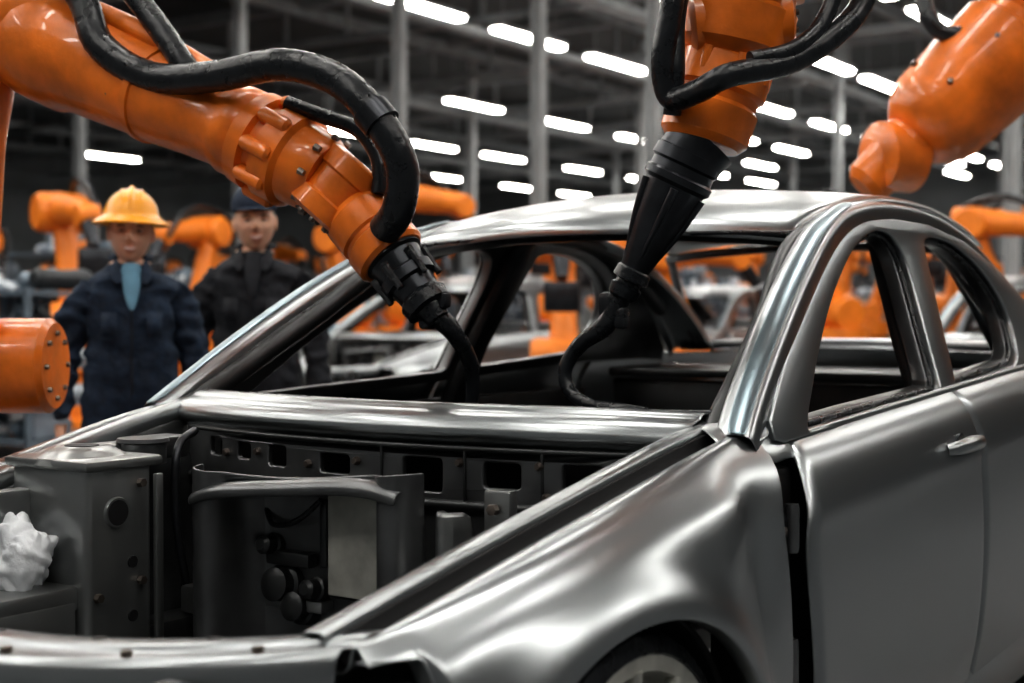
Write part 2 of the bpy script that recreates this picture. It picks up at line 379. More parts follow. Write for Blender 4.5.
box("apron_ledge",(.25,.49,.56),(.24,.16,.05),STEEL_M,car,.015)
box("apron_bracket",(.22,-.555,.72),(.18,.04,.18),STEEL_T,car,.008)
box("apron_bracket",(-.10,-.555,.84),(.14,.07,.09),STEEL_T,car,.012)
lathe("apron_cup",(-.13,-.50,.84),(-.13,-.50,.895),[(0,.05),(.8,.05),(.85,.057),(1,.055)],STEEL_M,car,28)
box("apron_bracket",(-.24,-.56,.865),(.10,.08,.05),STEEL_M,car,.01)
tube("apron_pipe",[(-.28,-.50,.90),(-.2,-.47,.86),(-.18,-.45,.7),(-.2,-.42,.5)],.010,GRIP,car,10)
box("chassis_rail",(.15,.42,.46),(1.05,.09,.12),STEEL_D,car,.02,mirror=True)
box("subframe",(.0,0,.38),(.25,.85,.07),STEEL_D,car,.02)
# pressed bulkhead tray in the bay
rows=[]
x0=-.13
prof=[(-.31,0),(-.295,.050),(-.275,.060),(-.245,.058),(-.228,.03),(-.215,-.07),(-.05,-.085),(.10,-.08),(.165,-.07),(.185,.03),(.205,.058),(.24,.060),(.262,.045),(.275,0)]
for z,k in ((.46,.95),(.52,1),(.70,1),(.775,1),(.80,.9),(.812,.3),(.822,-.2),(.838,-.5),(.842,-.4)):
    r=[]
    for y,dx in prof:
        v=dx*k if dx<0 else dx
        r.append((x0+v,y,z-.02*math.cos(y*5)*(1 if z>.78 else 0)+.02+(.012*math.sin(y*7))))
    rows.append(r)
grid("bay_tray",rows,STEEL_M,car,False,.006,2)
grid("tray_lip",[[(x0+dx,y,.832+dz+.014*math.sin(y*7)-.03*abs(y/.29)**5) for y in lin(-.29,.26,14)] for dx,dz in ((-.03,.004),(.03,.010),(.062,.006),(.070,-.008),(.066,-.022))],STEEL_M,car,False,.005,1)
box("battery_plate",(-.17,.080,.705),(.02,.150,.205),STEEL_L,car,.004)
box("battery_plate_rim",(-.178,.080,.705),(.018,.165,.22),STEEL_D,car,.004)
for y,z,r in ((-.14,.60,.035),(-.09,.56,.03),(-.05,.60,.02),(-.17,.68,.02)):
    lathe("valve_body",(-.22,y,z),(-.15,y,z+.01),[(0,r*1.3),(.5,r*1.25),(.55,r),(.9,r),(1,r*.6)],STEEL_D,car,20)
box("tray_bracket",(-.19,-.12,.66),(.03,.12,.03),STEEL_D,car,.006)
box("tray_bracket",(-.19,-.10,.57),(.04,.16,.025),STEEL_T,car,.006)
box("tray_bracket",(-.19,-.025,.72),(.02,.02,.14),STEEL_D,car,.006)
for y,z in ((-.16,.76),(-.11,.77),(-.18,.62)): lathe("tray_hole",(-.215,y,z),(-.206,y,z),[(0,.014),(1,.014)],BLACK,car,18)
tube("bay_wire",[(-.19,-.19,.76),(-.17,-.15,.73),(-.165,-.08,.745),(-.17,-.02,.79)],.006,RUB,car,8)
grid("bay_channel",[[(-.20,.29,z),(-.13,.295,z),(-.125,.31,z),(-.13,.335,z),(-.20,.34,z)] for z in (.80,.72,.60,.45)],STEEL_T,car,False,.006,1)
box("bay_bracket",(-.22,.385,.785),(.03,.06,.10),STEEL_T,car,.006)
box("bay_bracket",(-.20,.40,.66),(.05,.12,.10),STEEL_M,car,.01)
box("bay_bracket",(-.22,-.385,.70),(.05,.08,.20),STEEL_D,car,.010)
box("bay_bracket",(-.20,-.36,.55),(.10,.10,.06),STEEL_T,car,.008)
for y,z in ((-.40,.72),(-.40,.62),(.36,.60),(.385,.80),(-.1,.80),(.05,.81)):
    lathe("bay_bolt",(-.20,y,z),(-.185,y,z),[(0,.011),(.9,.011),(1,.008)],BOLT,car,6)
# plastic film bundle
bm=bmesh.new(); bmesh.ops.create_icosphere(bm,subdivisions=5,radius=1)
for v in bm.verts:
    c=v.co.copy(); d=mn.noise(c*1.3)*.45+abs(mn.noise(c*2.6+V((3,1,2))))*.30+abs(mn.noise(c*6))*.06
    v.co=c*(1+d); v.co=V((v.co.x*.055,v.co.y*.070,v.co.z*.070))+V((.20,-.50,.68))
me=bpy.data.meshes.new("plastic_film"); bm.to_mesh(me); bm.free(); finish(me,180); me.materials.append(WHITE)
link(bpy.data.objects.new("plastic_film",me),car)
# upper tie bar / front panel
def xt(y): return .785-.19*(abs(y)/.6)**2.2
rows=[]
for dx,dz in ((-.13,-.035),(-.128,-.006),(-.12,0),(-.075,.004),(-.06,.001),(-.052,-.008),(-.03,-.010),(-.012,-.004),(0,-.012),(.008,-.035),(.006,-.07)):
    rows.append([(xt(y)+dx,y,.700+.024*(y/.6)**2+dz) for y in lin(0,.66,12)])
grid("radiator_support",rows,STEEL,car,True,.005,2)
for y in (-.42,-.20,-.05,.12,.30,.46):
    lathe("support_hole",(xt(y)-.095,y,.700+.024*(y/.6)**2-.004),(xt(y)-.095,y,.700+.024*(y/.6)**2+.0055),[(0,.011),(1,.011)],BLACK,car,20)
for y in (-.3,.04,.22,.40,.56):
    lathe("support_bolt",(xt(y)-.02,y,.695+.024*(y/.6)**2-.004),(xt(y)-.02,y,.700+.024*(y/.6)**2+.004),[(0,.009),(1,.008)],BOLT,car,6)
box("bumper_beam",(.80,0,.46),(.06,1.1,.12),STEEL_M,car,.02)
for y in (-.5,.5,.0): box("radiator_post",(.70,y,.52),(.05,.06,.34),STEEL_D,car,.015)
grid("lamp_pocket",[[(.49,.60,.685),(.47,.70,.680),(.45,.755,.675)],[(.47,.57,.5),(.46,.68,.5),(.44,.77,.5)],[(.62,.55,.42),(.6,.62,.42),(.5,.74,.42)]],BLACK,car,True,.005,1)
box("lamp_bracket",(.56,.64,.58),(.10,.05,.07),STEEL_D,car,.01,mirror=True)
# cabin
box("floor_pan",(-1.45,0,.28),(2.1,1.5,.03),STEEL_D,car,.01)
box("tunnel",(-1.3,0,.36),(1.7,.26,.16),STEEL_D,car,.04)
tube("dash_beam",[(-.66,-.72,.78),(-.62,0,.80),(-.66,.72,.78)],.03,STEEL_D,car,12)
tube("rear_screen_frame",[(-2.66,0,1.40),(-2.68,.5,1.37),(-2.72,.56,1.33),(-3.0,.62,1.08),(-3.04,.55,1.045),(-3.06,0,1.05)],.016,STEEL_M,car,10,mirror=True)

def dup(root,name,loc,rz):
    e=empty(name,loc,rz)
    for ch in root.children:
        c=ch.copy(); COL.objects.link(c); c.parent=e
        for md in c.modifiers:
            if md.type=='SUBSURF': md.levels=1; md.render_levels=1
    return e

# ================================================================= ROBOTS
def collar(s,r,w=.012,h=.012): return [(s-w,r),(s-w+.002,r+h),(s+w-.002,r+h),(s+w,r)]
def bolts(p,ax,R,n,parent,m=BOLT,r=.008,h=.010):
    ax,a,b=frame(V(ax)); p=V(p)
    for k in range(n):
        t=2*math.pi*k/n; q=p+a*(R*math.cos(t))+b*(R*math.sin(t))
        lathe("bolt",q-ax*h*.2,q+ax*h,[(0,r),(.8,r),(1,r*.8)],m,parent,6)
r1=empty("industrial_robot")
E=V((-.41,-1.27,1.90)); Wr=V((-.515,-.53,1.585))
lathe("base_plate",(-.33,-1.78,0),(-.33,-1.78,.06),[(0,.34),(.8,.34),(1,.32)],GRIP,r1)
lathe("pedestal",(-.33,-1.78,.06),(-.33,-1.78,.80),[(0,.28),(.1,.27),(.15,.22),(.55,.20),(.6,.25),(.95,.25),(1,.22)],ORANGE,r1)
box("carousel",(-.36,-1.70,.93),(.30,.34,.30),ORANGE,r1,.06,seg=4)
lathe("shoulder_drum",V((-.34,-1.69,1.02)),V((-.565,-1.35,1.02)),[(0,.12),(.05,.14),(.55,.14),(.57,.125),(.62,.125),(.64,.132),(.96,.132),(1,.118)],ORANGE,r1,56)
bolts((-.565,-1.35,1.02),(-.561,.828,0),.09,8,r1)
lathe("lower_arm",(-.36,-1.52,1.05),(-.34,-1.36,1.88),[(0,.10),(.08,.115),(.3,.095),(.7,.085),(.92,.10),(1,.09)],ORANGE,r1,44)
el=V((-.36,-1.33,1.93))
lathe("elbow_drum",el+V((.13,-.19,0)),el+V((-.13,.19,0))*.9,[(0,.12),(.06,.15),(.4,.155),(.43,.14),(.5,.14),(.53,.155),(.94,.15),(1,.12)],ORANGE,r1,56)
bolts(el+V((-.117,.171,0)),(-.561,.828,0),.10,10,r1)
box("elbow_motor",(-.33,-1.55,2.02),(.2,.26,.2),ORANGE,r1,.05,seg=4)
d=(Wr-E).normalized(); F0=E-d*.05
lathe("forearm",F0,Wr,[(0,.10),(.03,.135),(.14,.148),(.28,.148),(.31,.136),(.55,.122)]+collar(.62,.120,.014,.006)+[(.78,.108),(.90,.102),(.93,.112),(.97,.112),(1,.10)],ORANGE,r1,56)
tube("forearm_rib",[F0+d*.15+V((.03,.02,.142)),F0+d*.45+V((.02,.03,.128)),F0+d*.75+V((.02,.03,.106))],[.02,.03,.02],ORANGE,r1,12)
for s_ in (.18,.30,.42,.55,.68):
    q=F0+(Wr-F0)*s_; n_=V((.82,.50,.0)); n_=(n_-d*n_.dot(d)).normalized()
    for k in (-.5,.5):
        nn=(n_+d.cross(n_)*k).normalized(); rr_=.150-.055*s_
        lathe("forearm_bolt",q+nn*(rr_-.012),q+nn*(rr_+.002),[(0,.008),(.8,.008),(1,.005)],BOLT,r1,6)
W2=V((-.555,-.345,1.485))
lathe("wrist_housing",Wr-d*.02,W2,[(0,.100),(.05,.118),(.22,.120),(.25,.104),(.34,.102),(.38,.120),(.62,.118),(.66,.102),(.9,.096),(1,.085)],ORANGE,r1,48)
ax,a,b=frame(W2-Wr)
for k in range(9):
    t=2*math.pi*k/9; q=Wr+ax*.045+a*(.114*math.cos(t))+b*(.114*math.sin(t))
    lathe("wrist_lug",q-ax*.01,q+ax*.075,[(0,.014),(.1,.019),(.9,.019),(1,.012)],ORANGE,r1,12)
    q=W2-ax*.02+a*(.098*math.cos(t))+b*(.098*math.sin(t))
    lathe("wrist_bolt",q,q+ax*.016,[(0,.009),(1,.007)],BOLT,r1,6)
jc=V((-.563,-.31,1.450))
jn=V((-.04,.15,-.13)).cross(V((.8,.56,0))).normalized()
lathe("wrist_joint",jc-jn*.085,jc+jn*.085,[(0,.07),(.05,.088),(.3,.090),(.33,.082),(.67,.082),(.7,.090),(.95,.088),(1,.07)],ORANGE,r1,44)
bolts(jc+jn*.085,jn,.05,8,r1)
T0=V((-.570,-.275,1.405)); T1=V((-.582,-.165,1.292))
lathe("tool_flange",T0,T1,[(0,.070),(.12,.084),(.5,.084),(.54,.078),(.6,.078),(.64,.086),(.94,.086),(1,.078)],ORANGE,r1,48)
G0=T1; G1=V((-.592,-.095,1.208)); gd=(G1-G0).normalized()
lathe("gripper_body",G0-gd*.01,G1,[(0,.072),(.1,.074),(.14,.066),(.45,.060),(.5,.068),(.7,.066),(.74,.054),(1,.050)],GRIP,r1,40)
lathe("gripper_nose",G1,G1+gd*.075,[(0,.05),(.15,.058),(.5,.056),(.55,.036),(1,.028)],RUB,r1,32)
for k in range(6):
    ax2,a2,b2=frame(gd); t=k*math.pi/3; q=G0+gd*.02+(a2*math.cos(t)+b2*math.sin(t))*.066
    lathe("gripper_lug",q,q+gd*.07,[(0,.012),(1,.008)],RUB,r1,8)
box("gripper_finger",(-.600,-.045,1.195),(.03,.05,.035),GRIP,r1,.008)
box("gripper_finger",(-.595,-.075,1.150),(.04,.03,.04),GRIP,r1,.008)
tube("welding_hose",[(-.594,-.08,1.185),(-.615,-.05,1.150),(-.645,-.030,1.110),(-.700,-.030,1.045),(-.724,-.044,.965),(-.73,-.06,.89)],[.022,.024,.021,.018,.016,.014],RUB,r1,18)
tube("dress_cable",[(-.30,-1.2,2.15),(-.351,-.99,1.97),(-.35,-.898,1.824),(-.384,-.756,1.738),(-.40,-.552,1.722),(-.413,-.357,1.732),(-.444,-.218,1.690),(-.454,-.112,1.600),(-.48,-.060,1.495),(-.494,-.079,1.400),(-.52,-.14,1.355)],.037,RUB,r1,24,ribs=.012,n=14)
tube("dress_cable",[(-.40,-1.05,2.15),(-.428,-.879,1.97),(-.434,-.776,1.860),(-.44,-.68,1.75),(-.47,-.6,1.68)],.030,RUB,r1,20,ribs=.012,n=12)
tube("dress_cable",[(-.50,-.42,1.66),(-.53,-.33,1.625),(-.56,-.25,1.59),(-.57,-.20,1.52),(-.56,-.19,1.44)],.018,RUB,r1,16)
lathe("cable_clamp",(-.452,-.125,1.615),(-.458,-.095,1.580),[(0,.044),(1,.044)],GRIP,r1,24)

# robot 2 (inverted, hung from the roof steel)
r2=empty("industrial_robot")
J=V((-.955,.53,1.835)); Fe=V((-.905,.462,1.555))
lathe("ceiling_column",(-1.5,1.35,9.0),(-1.5,1.35,3.0),[(0,.22),(.97,.22),(.98,.32),(1,.32)],GRIP,r2)
lathe("turntable",(-1.5,1.35,3.0),(-1.5,1.35,2.62),[(0,.30),(.3,.30),(.35,.25),(.9,.24),(1,.2)],ORANGE,r2)
lathe("upper_arm",(-1.5,1.30,2.75),(-1.22,.95,2.33),[(0,.13),(.1,.16),(.5,.13),(.9,.15),(1,.12)],ORANGE,r2)
Ed=V((-.96,.56,1.975))
lathe("forearm",(-1.22,.95,2.33),Ed,[(0,.12),(.1,.15),(.35,.15),(.6,.13),(.93,.125),(1,.10)],ORANGE,r2,48)
u2=(Ed-Fe).normalized()
lathe("wrist_upper",Ed+u2*.04,J-u2*.10,[(0,.09),(.1,.125),(.45,.135),(.48,.118),(.56,.118),(.6,.130),(.9,.125),(1,.10)],ORANGE,r2,52)
jn2=V((-.56,.83,.1)).normalized()
lathe("wrist_joint",J+V((.01,.0,-.02))-jn2*.115,J+V((.01,0,-.02))+jn2*.115,[(0,.07),(.04,.09),(.25,.094),(.28,.085),(.72,.085),(.75,.094),(.96,.09),(1,.07)],ORANGE,r2,44)
bolts(J+V((.01,0,-.02))+jn2*.115,jn2,.05,8,r2)
lathe("tool_flange",J-u2*.09,Fe-u2*.01,[(0,.085),(.1,.105),(.42,.108),(.46,.096),(.55,.094),(.6,.104),(.92,.100),(1,.085)],ORANGE,r2,52)
ax,a,b=frame(u2)
for k in range(8):
    t=2*math.pi*k/8; q=J-u2*.10+a*(.100*math.cos(t))+b*(.100*math.sin(t))
    lathe("flange_lug",q,q-u2*.05,[(0,.014),(1,.012)],ORANGE,r2,10)
C0=V((-.888,.438,1.518)); C1=V((-.850,.318,1.262)); cd_=(C1-C0).normalized()
lathe("tool_swivel",Fe-u2*.005,C0+cd_*.01,[(0,.082),(1,.076)],GRIP,r2,40)
lathe("tool_cone",C0-cd_*.015,C1,[(0,.060),(.03,.078),(.12,.080),(.14,.073),(.2,.074),(.22,.080),(.27,.079),(.30,.070),(.6,.058),(.85,.042),(1,.034)],GRIP,r2,48)
for k in range(5):
    ax3,a3,b3=frame(cd_); t=k*2*math.pi/5+.4; w_=a3*math.cos(t)+b3*math.sin(t); q=C0+w_*.070
    tube("cone_rib",[q+cd_*.08,q+cd_*.16-w_*.012,q+cd_*.25-w_*.033],[.010,.008,.004],GRIP,r2,8)
lathe("nozzle_knuckle",C1-cd_*.01,C1+cd_*.07,[(0,.030),(.1,.040),(.4,.042),(.45,.030),(.55,.030),(.6,.037),(.9,.034),(1,.024)],RUB,r2,28)
box("nozzle_bracket",(-.842,.262,1.185),(.05,.045,.06),RUB,r2,.012)
box("nozzle_bracket",(-.835,.295,1.155),(.03,.03,.05),RUB,r2,.008)
tube("welding_hose",[(-.845,.285,1.20),(-.833,.254,1.139),(-.82,.195,1.095),(-.812,.160,1.040),(-.806,.172,.990),(-.794,.235,.958),(-.80,.32,.950),(-.82,.37,.945)],[.026,.024,.019,.017,.016,.015,.014,.011],RUB,r2,18,n=10)
tube("dress_cable",[(-.85,.50,2.1),(-.79,.465,1.93),(-.772,.448,1.80),(-.768,.434,1.705),(-.785,.445,1.635),(-.765,.52,1.640),(-.752,.60,1.665),(-.874,.684,1.702),(-.984,.753,1.78),(-1.07,.784,1.88),(-1.12,.85,2.1)],.026,RUB,r2,20,ribs=.012,n=12)
tube("dress_cable",[(-.80,.52,2.1),(-.80,.47,1.90),(-.80,.45,1.80),(-.79,.455,1.69),(-.80,.44,1.60)],.020,RUB,r2,16,n=12)
tube("dress_cable",[(-1.0,.80,2.1),(-.97,.74,1.84),(-.88,.70,1.735),(-.79,.63,1.70)],.018,RUB,r2,16,n=12)

# robot 3 (hung from the roof steel behind the car)
r3=empty("industrial_robot")
K=V((-3.00,.24,1.775)); M=V((-3.31,.68,2.29))
lathe("ceiling_column",(-4.1,1.9,9.0),(-4.1,1.9,3.5),[(0,.24),(.97,.24),(.98,.34),(1,.34)],GRIP,r3)
lathe("turntable",(-4.1,1.9,3.5),(-4.1,1.9,3.1),[(0,.32),(.3,.32),(.35,.27),(.9,.26),(1,.2)],ORANGE,r3)
lathe("upper_arm",(-4.1,1.85,3.2),(-3.62,1.25,2.72),[(0,.15),(.1,.18),(.5,.15),(.9,.18),(1,.14)],ORANGE,r3)
lathe("elbow_drum",(-3.85,1.05,2.70),(-3.40,1.40,2.70),[(0,.15),(.1,.19),(.9,.19),(1,.15)],ORANGE,r3)
lathe("forearm_rear",(-3.62,1.18,2.70),M,[(0,.15),(.1,.20),(.6,.20),(1,.19)],ORANGE,r3,48)
lathe("forearm",M+V((-.02,.03,.04)),K,[(0,.17),(.03,.205),(.30,.212),(.32,.196),(.36,.196),(.38,.210),(.62,.202),(.84,.190),(.93,.160),(.98,.125),(1,.09)],ORANGE,r3,56)
dk=(K-M).normalized()
lathe("wrist_neck",K-dk*.05,K+dk*.24,[(0,.09),(.2,.110),(.45,.105),(.6,.09),(.9,.085),(1,.06)],ORANGE,r3,40)
lathe("wrist_drum",K+dk*.08+V((.07,-.05,-.0)),K+dk*.08+V((-.07,.05,0)),[(0,.095),(.1,.125),(.9,.125),(1,.095)],ORANGE,r3,40)
nb=V((.9,-.1,.45)); nb=(nb-dk*nb.dot(dk)).normalized()
for s_ in (.2,.45,.75):
    for k in (-.45,.6):
        nn=(nb+dk.cross(nb)*k).normalized(); q=M+(K-M)*s_
        lathe("forearm_bolt",q+nn*.19,q+nn*.210,[(0,.011),(.8,.011),(1,.008)],BOLT,r3,6)
tube("dress_cable",[(-3.2,.35,2.75),(-3.05,.28,2.42),(-2.98,.31,2.20),(-3.02,.42,2.14),(-3.12,.7,2.25)],.03,RUB,r3,16,n=10)
lathe("side_motor",M+V((.10,-.14,.10)),M+V((.22,-.28,.20)),[(0,.08),(.1,.095),(.8,.095),(1,.07)],ORANGE,r3,32)

def joined(objs,name):
    bm=bmesh.new(); mats=[]
    for o in objs:
        tmp=o.data.copy(); tmp.transform(o.matrix_local)
        idx=[]
        for mm in o.data.materials:
            if mm not in mats: mats.append(mm)
            idx.append(mats.index(mm))
        n0=len(bm.faces); bm.from_mesh(tmp); bm.faces.ensure_lookup_table()
        for f in bm.faces[n0:]: f.material_index=idx[min(f.material_index,len(idx)-1)]
        bpy.data.meshes.remove(tmp)
    me=bpy.data.meshes.new(name); bm.to_mesh(me); bm.free()
    for mm in mats: me.materials.append(mm)
    for o in objs: bpy.data.objects.remove(o)
    return me
def far_robot():
    L=[]
    A=ORANGE_B
    L.append(lathe("x",(0,0,0),(0,0,.8),[(0,.35),(.1,.35),(.12,.26),(.6,.24),(.65,.32),(1,.3)],A,seg=20))
    L.append(lathe("x",(0,-.25,.95),(0,.25,.95),[(0,.17),(.1,.2),(.9,.2),(1,.17)],A,seg=20))
    L.append(lathe("x",(0,.05,.95),(-.35,.05,1.95),[(0,.15),(.3,.12),(.8,.11),(1,.14)],A,seg=20))
    L.append(lathe("x",(-.35,-.22,2.0),(-.35,.25,2.0),[(0,.16),(.1,.19),(.9,.19),(1,.16)],A,seg=20))
    L.append(lathe("x",(-.55,0,2.05),(.55,0,1.95),[(0,.15),(.2,.17),(.5,.13),(1,.10)],A,seg=20))
    L.append(lathe("x",(.5,-.1,1.93),(.5,.1,1.93),[(0,.10),(.5,.12),(1,.10)],A,seg=20))
    L.append(lathe("x",(.5,0,1.93),(.68,0,1.65),[(0,.08),(.6,.07),(1,.05)],GRIP,seg=16))
    L.append(box("x",(.72,0,1.5),(.08,.3,.25),GRIP,bev=.02))
    L.append(tube("x",[(-.2,.15,1.0),(-.5,.2,1.5),(-.6,.2,2.1),(-.1,.1,2.3),(.3,.1,2.15),(.55,.1,1.9)],.035,RUB,seg=8,n=5))
    return joined(L,"welding_robot")
frm=far_robot()
def put(me,name,loc,rz,sc=1):
    o=bpy.data.objects.new(name,me); o.location=loc; o.rotation_euler=(0,0,rz); o.scale=(sc,)*3; COL.objects.link(o); return o

# ================================================================= WORKERS
SKIN=mat("skin",(0.70,0.41,0.29),0,0.48,0.08,20); SKIN.node_tree.nodes["Principled BSDF"].inputs["Subsurface Weight"].default_value=0.08
NAVY=mat("navy_cloth",(0.012,0.026,0.052),0,0.85,0.3,30,0.3); DARKC=mat("dark_cloth",(0.014,0.016,0.022),0,0.85,0.3,30,0.3)
SHIRT=mat("shirt_blue",(0.14,0.30,0.42),0,0.8,0.1,20); YEL=mat("helmet_yellow",(0.92,0.38,0.004),0,0.3,0.03,5,0,0.3)
CAPC=mat("cap_navy",(0.012,0.024,0.05),0,0.8); HAIR=mat("hair",(0.02,0.014,0.01),0,0.6); EYEW=mat("eye_white",(.6,.6,.58),0,.3); LIP=mat("lips",(.50,.21,.17),0,.5)
TEETH=mat("teeth",(.8,.77,.73),0,.3)
def skin_mesh(nodes,edges,root,sub=2):
    me=bpy.data.meshes.new("s"); me.from_pydata([n[0] for n in nodes],edges,[]); o=bpy.data.objects.new("s",me); COL.objects.link(o)
    md=o.modifiers.new("sk",'SKIN'); md.use_smooth_shade=True
    for i,n in enumerate(nodes):
        sv=me.skin_vertices[0].data[i]; r=n[1]; sv.radius=(r,r) if not isinstance(r,tuple) else r; sv.use_root=(i==root)
    ms=o.modifiers.new("ss",'SUBSURF'); ms.levels=sub
    dg=bpy.context.evaluated_depsgraph_get(); dg.update()
    out=bpy.data.meshes.new_from_object(o.evaluated_get(dg)); bpy.data.objects.remove(o); return out
def worker(name,loc,rz,sc,cloth,hat,smile,headturn=0,tilt=0,shirt=SHIRT,hs=1.12):
    e=empty(name,loc,rz); e.scale=(sc,)*3
    N=[((0,0,.93),.185),((0,0,1.08),.188),((0,0,1.24),.195),((-.01,0,1.375),.165),((0,0,1.465),.095),((.012,0,1.54),.062)]
    Ed=[(0,1),(1,2),(2,3),(3,4),(4,5)]
    for s in (1,-1):
        i=len(N); N+=[((-.01,.150*s,1.385),.086),((-.015,.212*s,1.320),.080),((-.035,.256*s,1.10),.064),((.03,.282*s,.90),.050),((.05,.282*s,.845),.044)]
        Ed+=[(3,i),(i,i+1),(i+1,i+2),(i+2,i+3),(i+3,i+4)]
        j=len(N); N+=[((0,.095*s,.84),.125),((.015,.11*s,.50),.085),((-.02,.12*s,.13),.066),((-.02,.12*s,.055),.055),((.12,.145*s,.045),.045)]
        Ed+=[(0,j),(j,j+1),(j+1,j+2),(j+2,j+3),(j+3,j+4)]
    me=skin_mesh(N,Ed,0,3)
    for v in me.vertices:
        if v.co.z>.8: v.co.x*=.72
        c=v.co.copy(); k=1 if c.z<1.43 else .2
        # drape: diagonal creases in jacket and sleeves
        v.co+=V((mn.noise(c*V((9,12,24))),mn.noise(c*V((12,12,20))+V((5,0,0))),0))*.024*k
        v.co+=V((1,0,0))*(.006*math.sin(c.z*70+c.y*40+5*mn.noise(c*6))*k*(1 if c.x>0 else 0))
        v.co+=V((mn.noise(c*30),mn.noise(c*28+V((5,0,0))),0))*.006*k
    me.materials.append(cloth); me.materials.append(SKIN); me.materials.append(GRIP)
    for p in me.polygons:
        c=p.center
        if c.z>1.490 and abs(c.y)<.09: p.material_index=1
        if c.z<.09: p.material_index=2
        p.use_smooth=True
    me.name="body"; link(bpy.data.objects.new("body",me),e)
    bm=bmesh.new(); bmesh.ops.create_uvsphere(bm,u_segments=72,v_segments=54,radius=1)
    g=lambda a,s:math.exp(-(a/s)**2)
    for v in bm.verts:
        x,y,z=v.co; fx=max(0,x)
        X=x*.098;Y=y*.078;Z=z*.122
        if z<-.1: k=(-.1-z); Y*=1-.24*k**1.2; X*=1-.10*k if x>0 else 1-.45*k
        if x>0:
            X+=fx*(.027*g(Y,.013)*(g(Z+.022,.018)+.45*g(Z-.004,.022)))
            X-=fx*.014*(g(Y-.032,.017)+g(Y+.032,.017))*g(Z-.004,.014)
            X+=fx*.006*g(Z-.026,.011)*g(Y,.05)
            X+=fx*.006*g(Y,.022)*g(Z+.062,.014)
            X-=fx*.006*g(Y,.025)*g(Z+.081,.007)
            X+=fx*.009*g(Y,.022)*g(Z+.100,.016)
            X+=fx*.007*(g(Y-.042,.016)+g(Y+.042,.016))*g(Z+.030,.018)
            X-=fx*.003*(g(abs(Y)-.030-.2*abs(Z+.05),.004))*g(Z+.050,.020)
        v.co=V((X,Y,Z))
    hm=bpy.data.meshes.new("head"); bm.to_mesh(hm); bm.free(); finish(hm,180); hm.materials.append(SKIN); hm.materials.append(HAIR)
    for p in hm.polygons:
        c=p.center
        if (c.x<-.005 and c.z>-.045) or (c.z>.060) or (abs(c.y)>.062 and c.x<.022 and c.z>-.0): p.material_index=1
    H=empty("head_pivot",(.018,0,1.622),headturn); H.rotation_euler=(tilt,0,headturn); H.parent=e; H.scale=(hs,)*3
    link(bpy.data.objects.new("head",hm),H)
    def el(nm,c,s,m,ry=0):
        b=bmesh.new(); bmesh.ops.create_uvsphere(b,u_segments=20,v_segments=12,radius=1)
        for v in b.verts:
            yy=v.co.y*s[1]
            v.co=V((v.co.x*s[0],yy,v.co.z*s[2]+ry*(v.co.y**2)))+V(c)
        q=bpy.data.meshes.new(nm); b.to_mesh(q); b.free(); finish(q,180); q.materials.append(m); return link(bpy.data.objects.new(nm,q),H)
    for s in (1,-1):
        el("eye",(.0775,.031*s,.003),(.010,.0135,.0050),EYEW); el("iris",(.0855,.031*s,.003),(.0035,.0060,.0050),HAIR)
        el("upper_lid",(.0790,.031*s,.0078),(.0105,.0155,.0035),SKIN,-.003)
        el("eyebrow",(.090,.032*s,.022),(.006,.018,.0034),HAIR,-.004)
        el("ear",(-.004,.078*s,-.006),(.018,.010,.030),SKIN)
        el("nostril_wing",(.104,.011*s,-.030),(.009,.008,.007),SKIN)
    u=.006*smile
    el("mouth_upper",(.0942,0,-.0600),(.006,.022+.006*smile,.0034),LIP,u); el("mouth_lower",(.0930,0,-.0690),(.006,.019+.005*smile,.0042),LIP,u)
    if smile: el("teeth",(.0962,0,-.0640),(.004,.020,.0032),TEETH,u*.8)
    for s in (1,-1):
        grid("collar_flap",[[(.035,.052*s,1.520),(.085,.044*s,1.490),(.118,.026*s,1.42)],[(.030,.085*s,1.485),(.090,.090*s,1.445),(.136,.060*s,1.39)]],cloth,e,False,.008,2)
        grid("chest_pocket",[[(.150,.06*s,1.29),(.140,.12*s,1.29)],[(.157,.06*s,1.19),(.146,.12*s,1.19)]],cloth,e,False,.006,0)
        tube("collar_back",[(.035,.055*s,1.51),(-.03,.078*s,1.52),(-.065,.02*s,1.525)],.014,cloth,e,8)
    grid("shirt_front",[[(.055,-.045,1.495),(.075,0,1.500),(.055,.045,1.495)],[(.108,-.040,1.435),(.121,0,1.435),(.108,.040,1.435)],[(.136,-.032,1.36),(.146,0,1.355),(.136,.032,1.36)],[(.148,-.012,1.300),(.152,0,1.290),(.148,.012,1.300)]],shirt,e,False,.006,2)
    tube("zip_line",[(.154,0,1.30),(.155,0,1.22),(.148,0,1.12),(.143,0,.95)],.004,GRIP,e,6)
    for s in (1,-1):
        b=V((.036,.283*s,.835))
        NN=[((0,0,0),.024),((.005,0,-.045),(.030))]; EE=[(0,1)]
        for k,(fx,l) in enumerate(((.032,.070),(.012,.080),(-.008,.075),(-.026,.060))):
            i=len(NN); NN+=[((fx,0,-.080),.0115),((fx+.002,-.008*s,-.080-l*.45),.0095),((fx+.004,-.022*s,-.080-l*.85),.008)]
            EE+=[(1,i),(i,i+1),(i+1,i+2)]
        i=len(NN); NN+=[((.035,-.005*s,-.040),.012),((.052,-.012*s,-.070),.0105),((.055,-.020*s,-.095),.009)]; EE+=[(0,i),(i,i+1),(i+1,i+2)]
        hmsh=skin_mesh(NN,EE,0); hmsh.materials.append(SKIN); hmsh.name="hand"
        ho=link(bpy.data.objects.new("hand",hmsh),e); ho.location=b
    seg=40
    def ring(sx,sy,z,dx=0): return [(dx+sx*math.cos(2*math.pi*i/seg),sy*math.sin(2*math.pi*i/seg),z) for i in range(seg)]
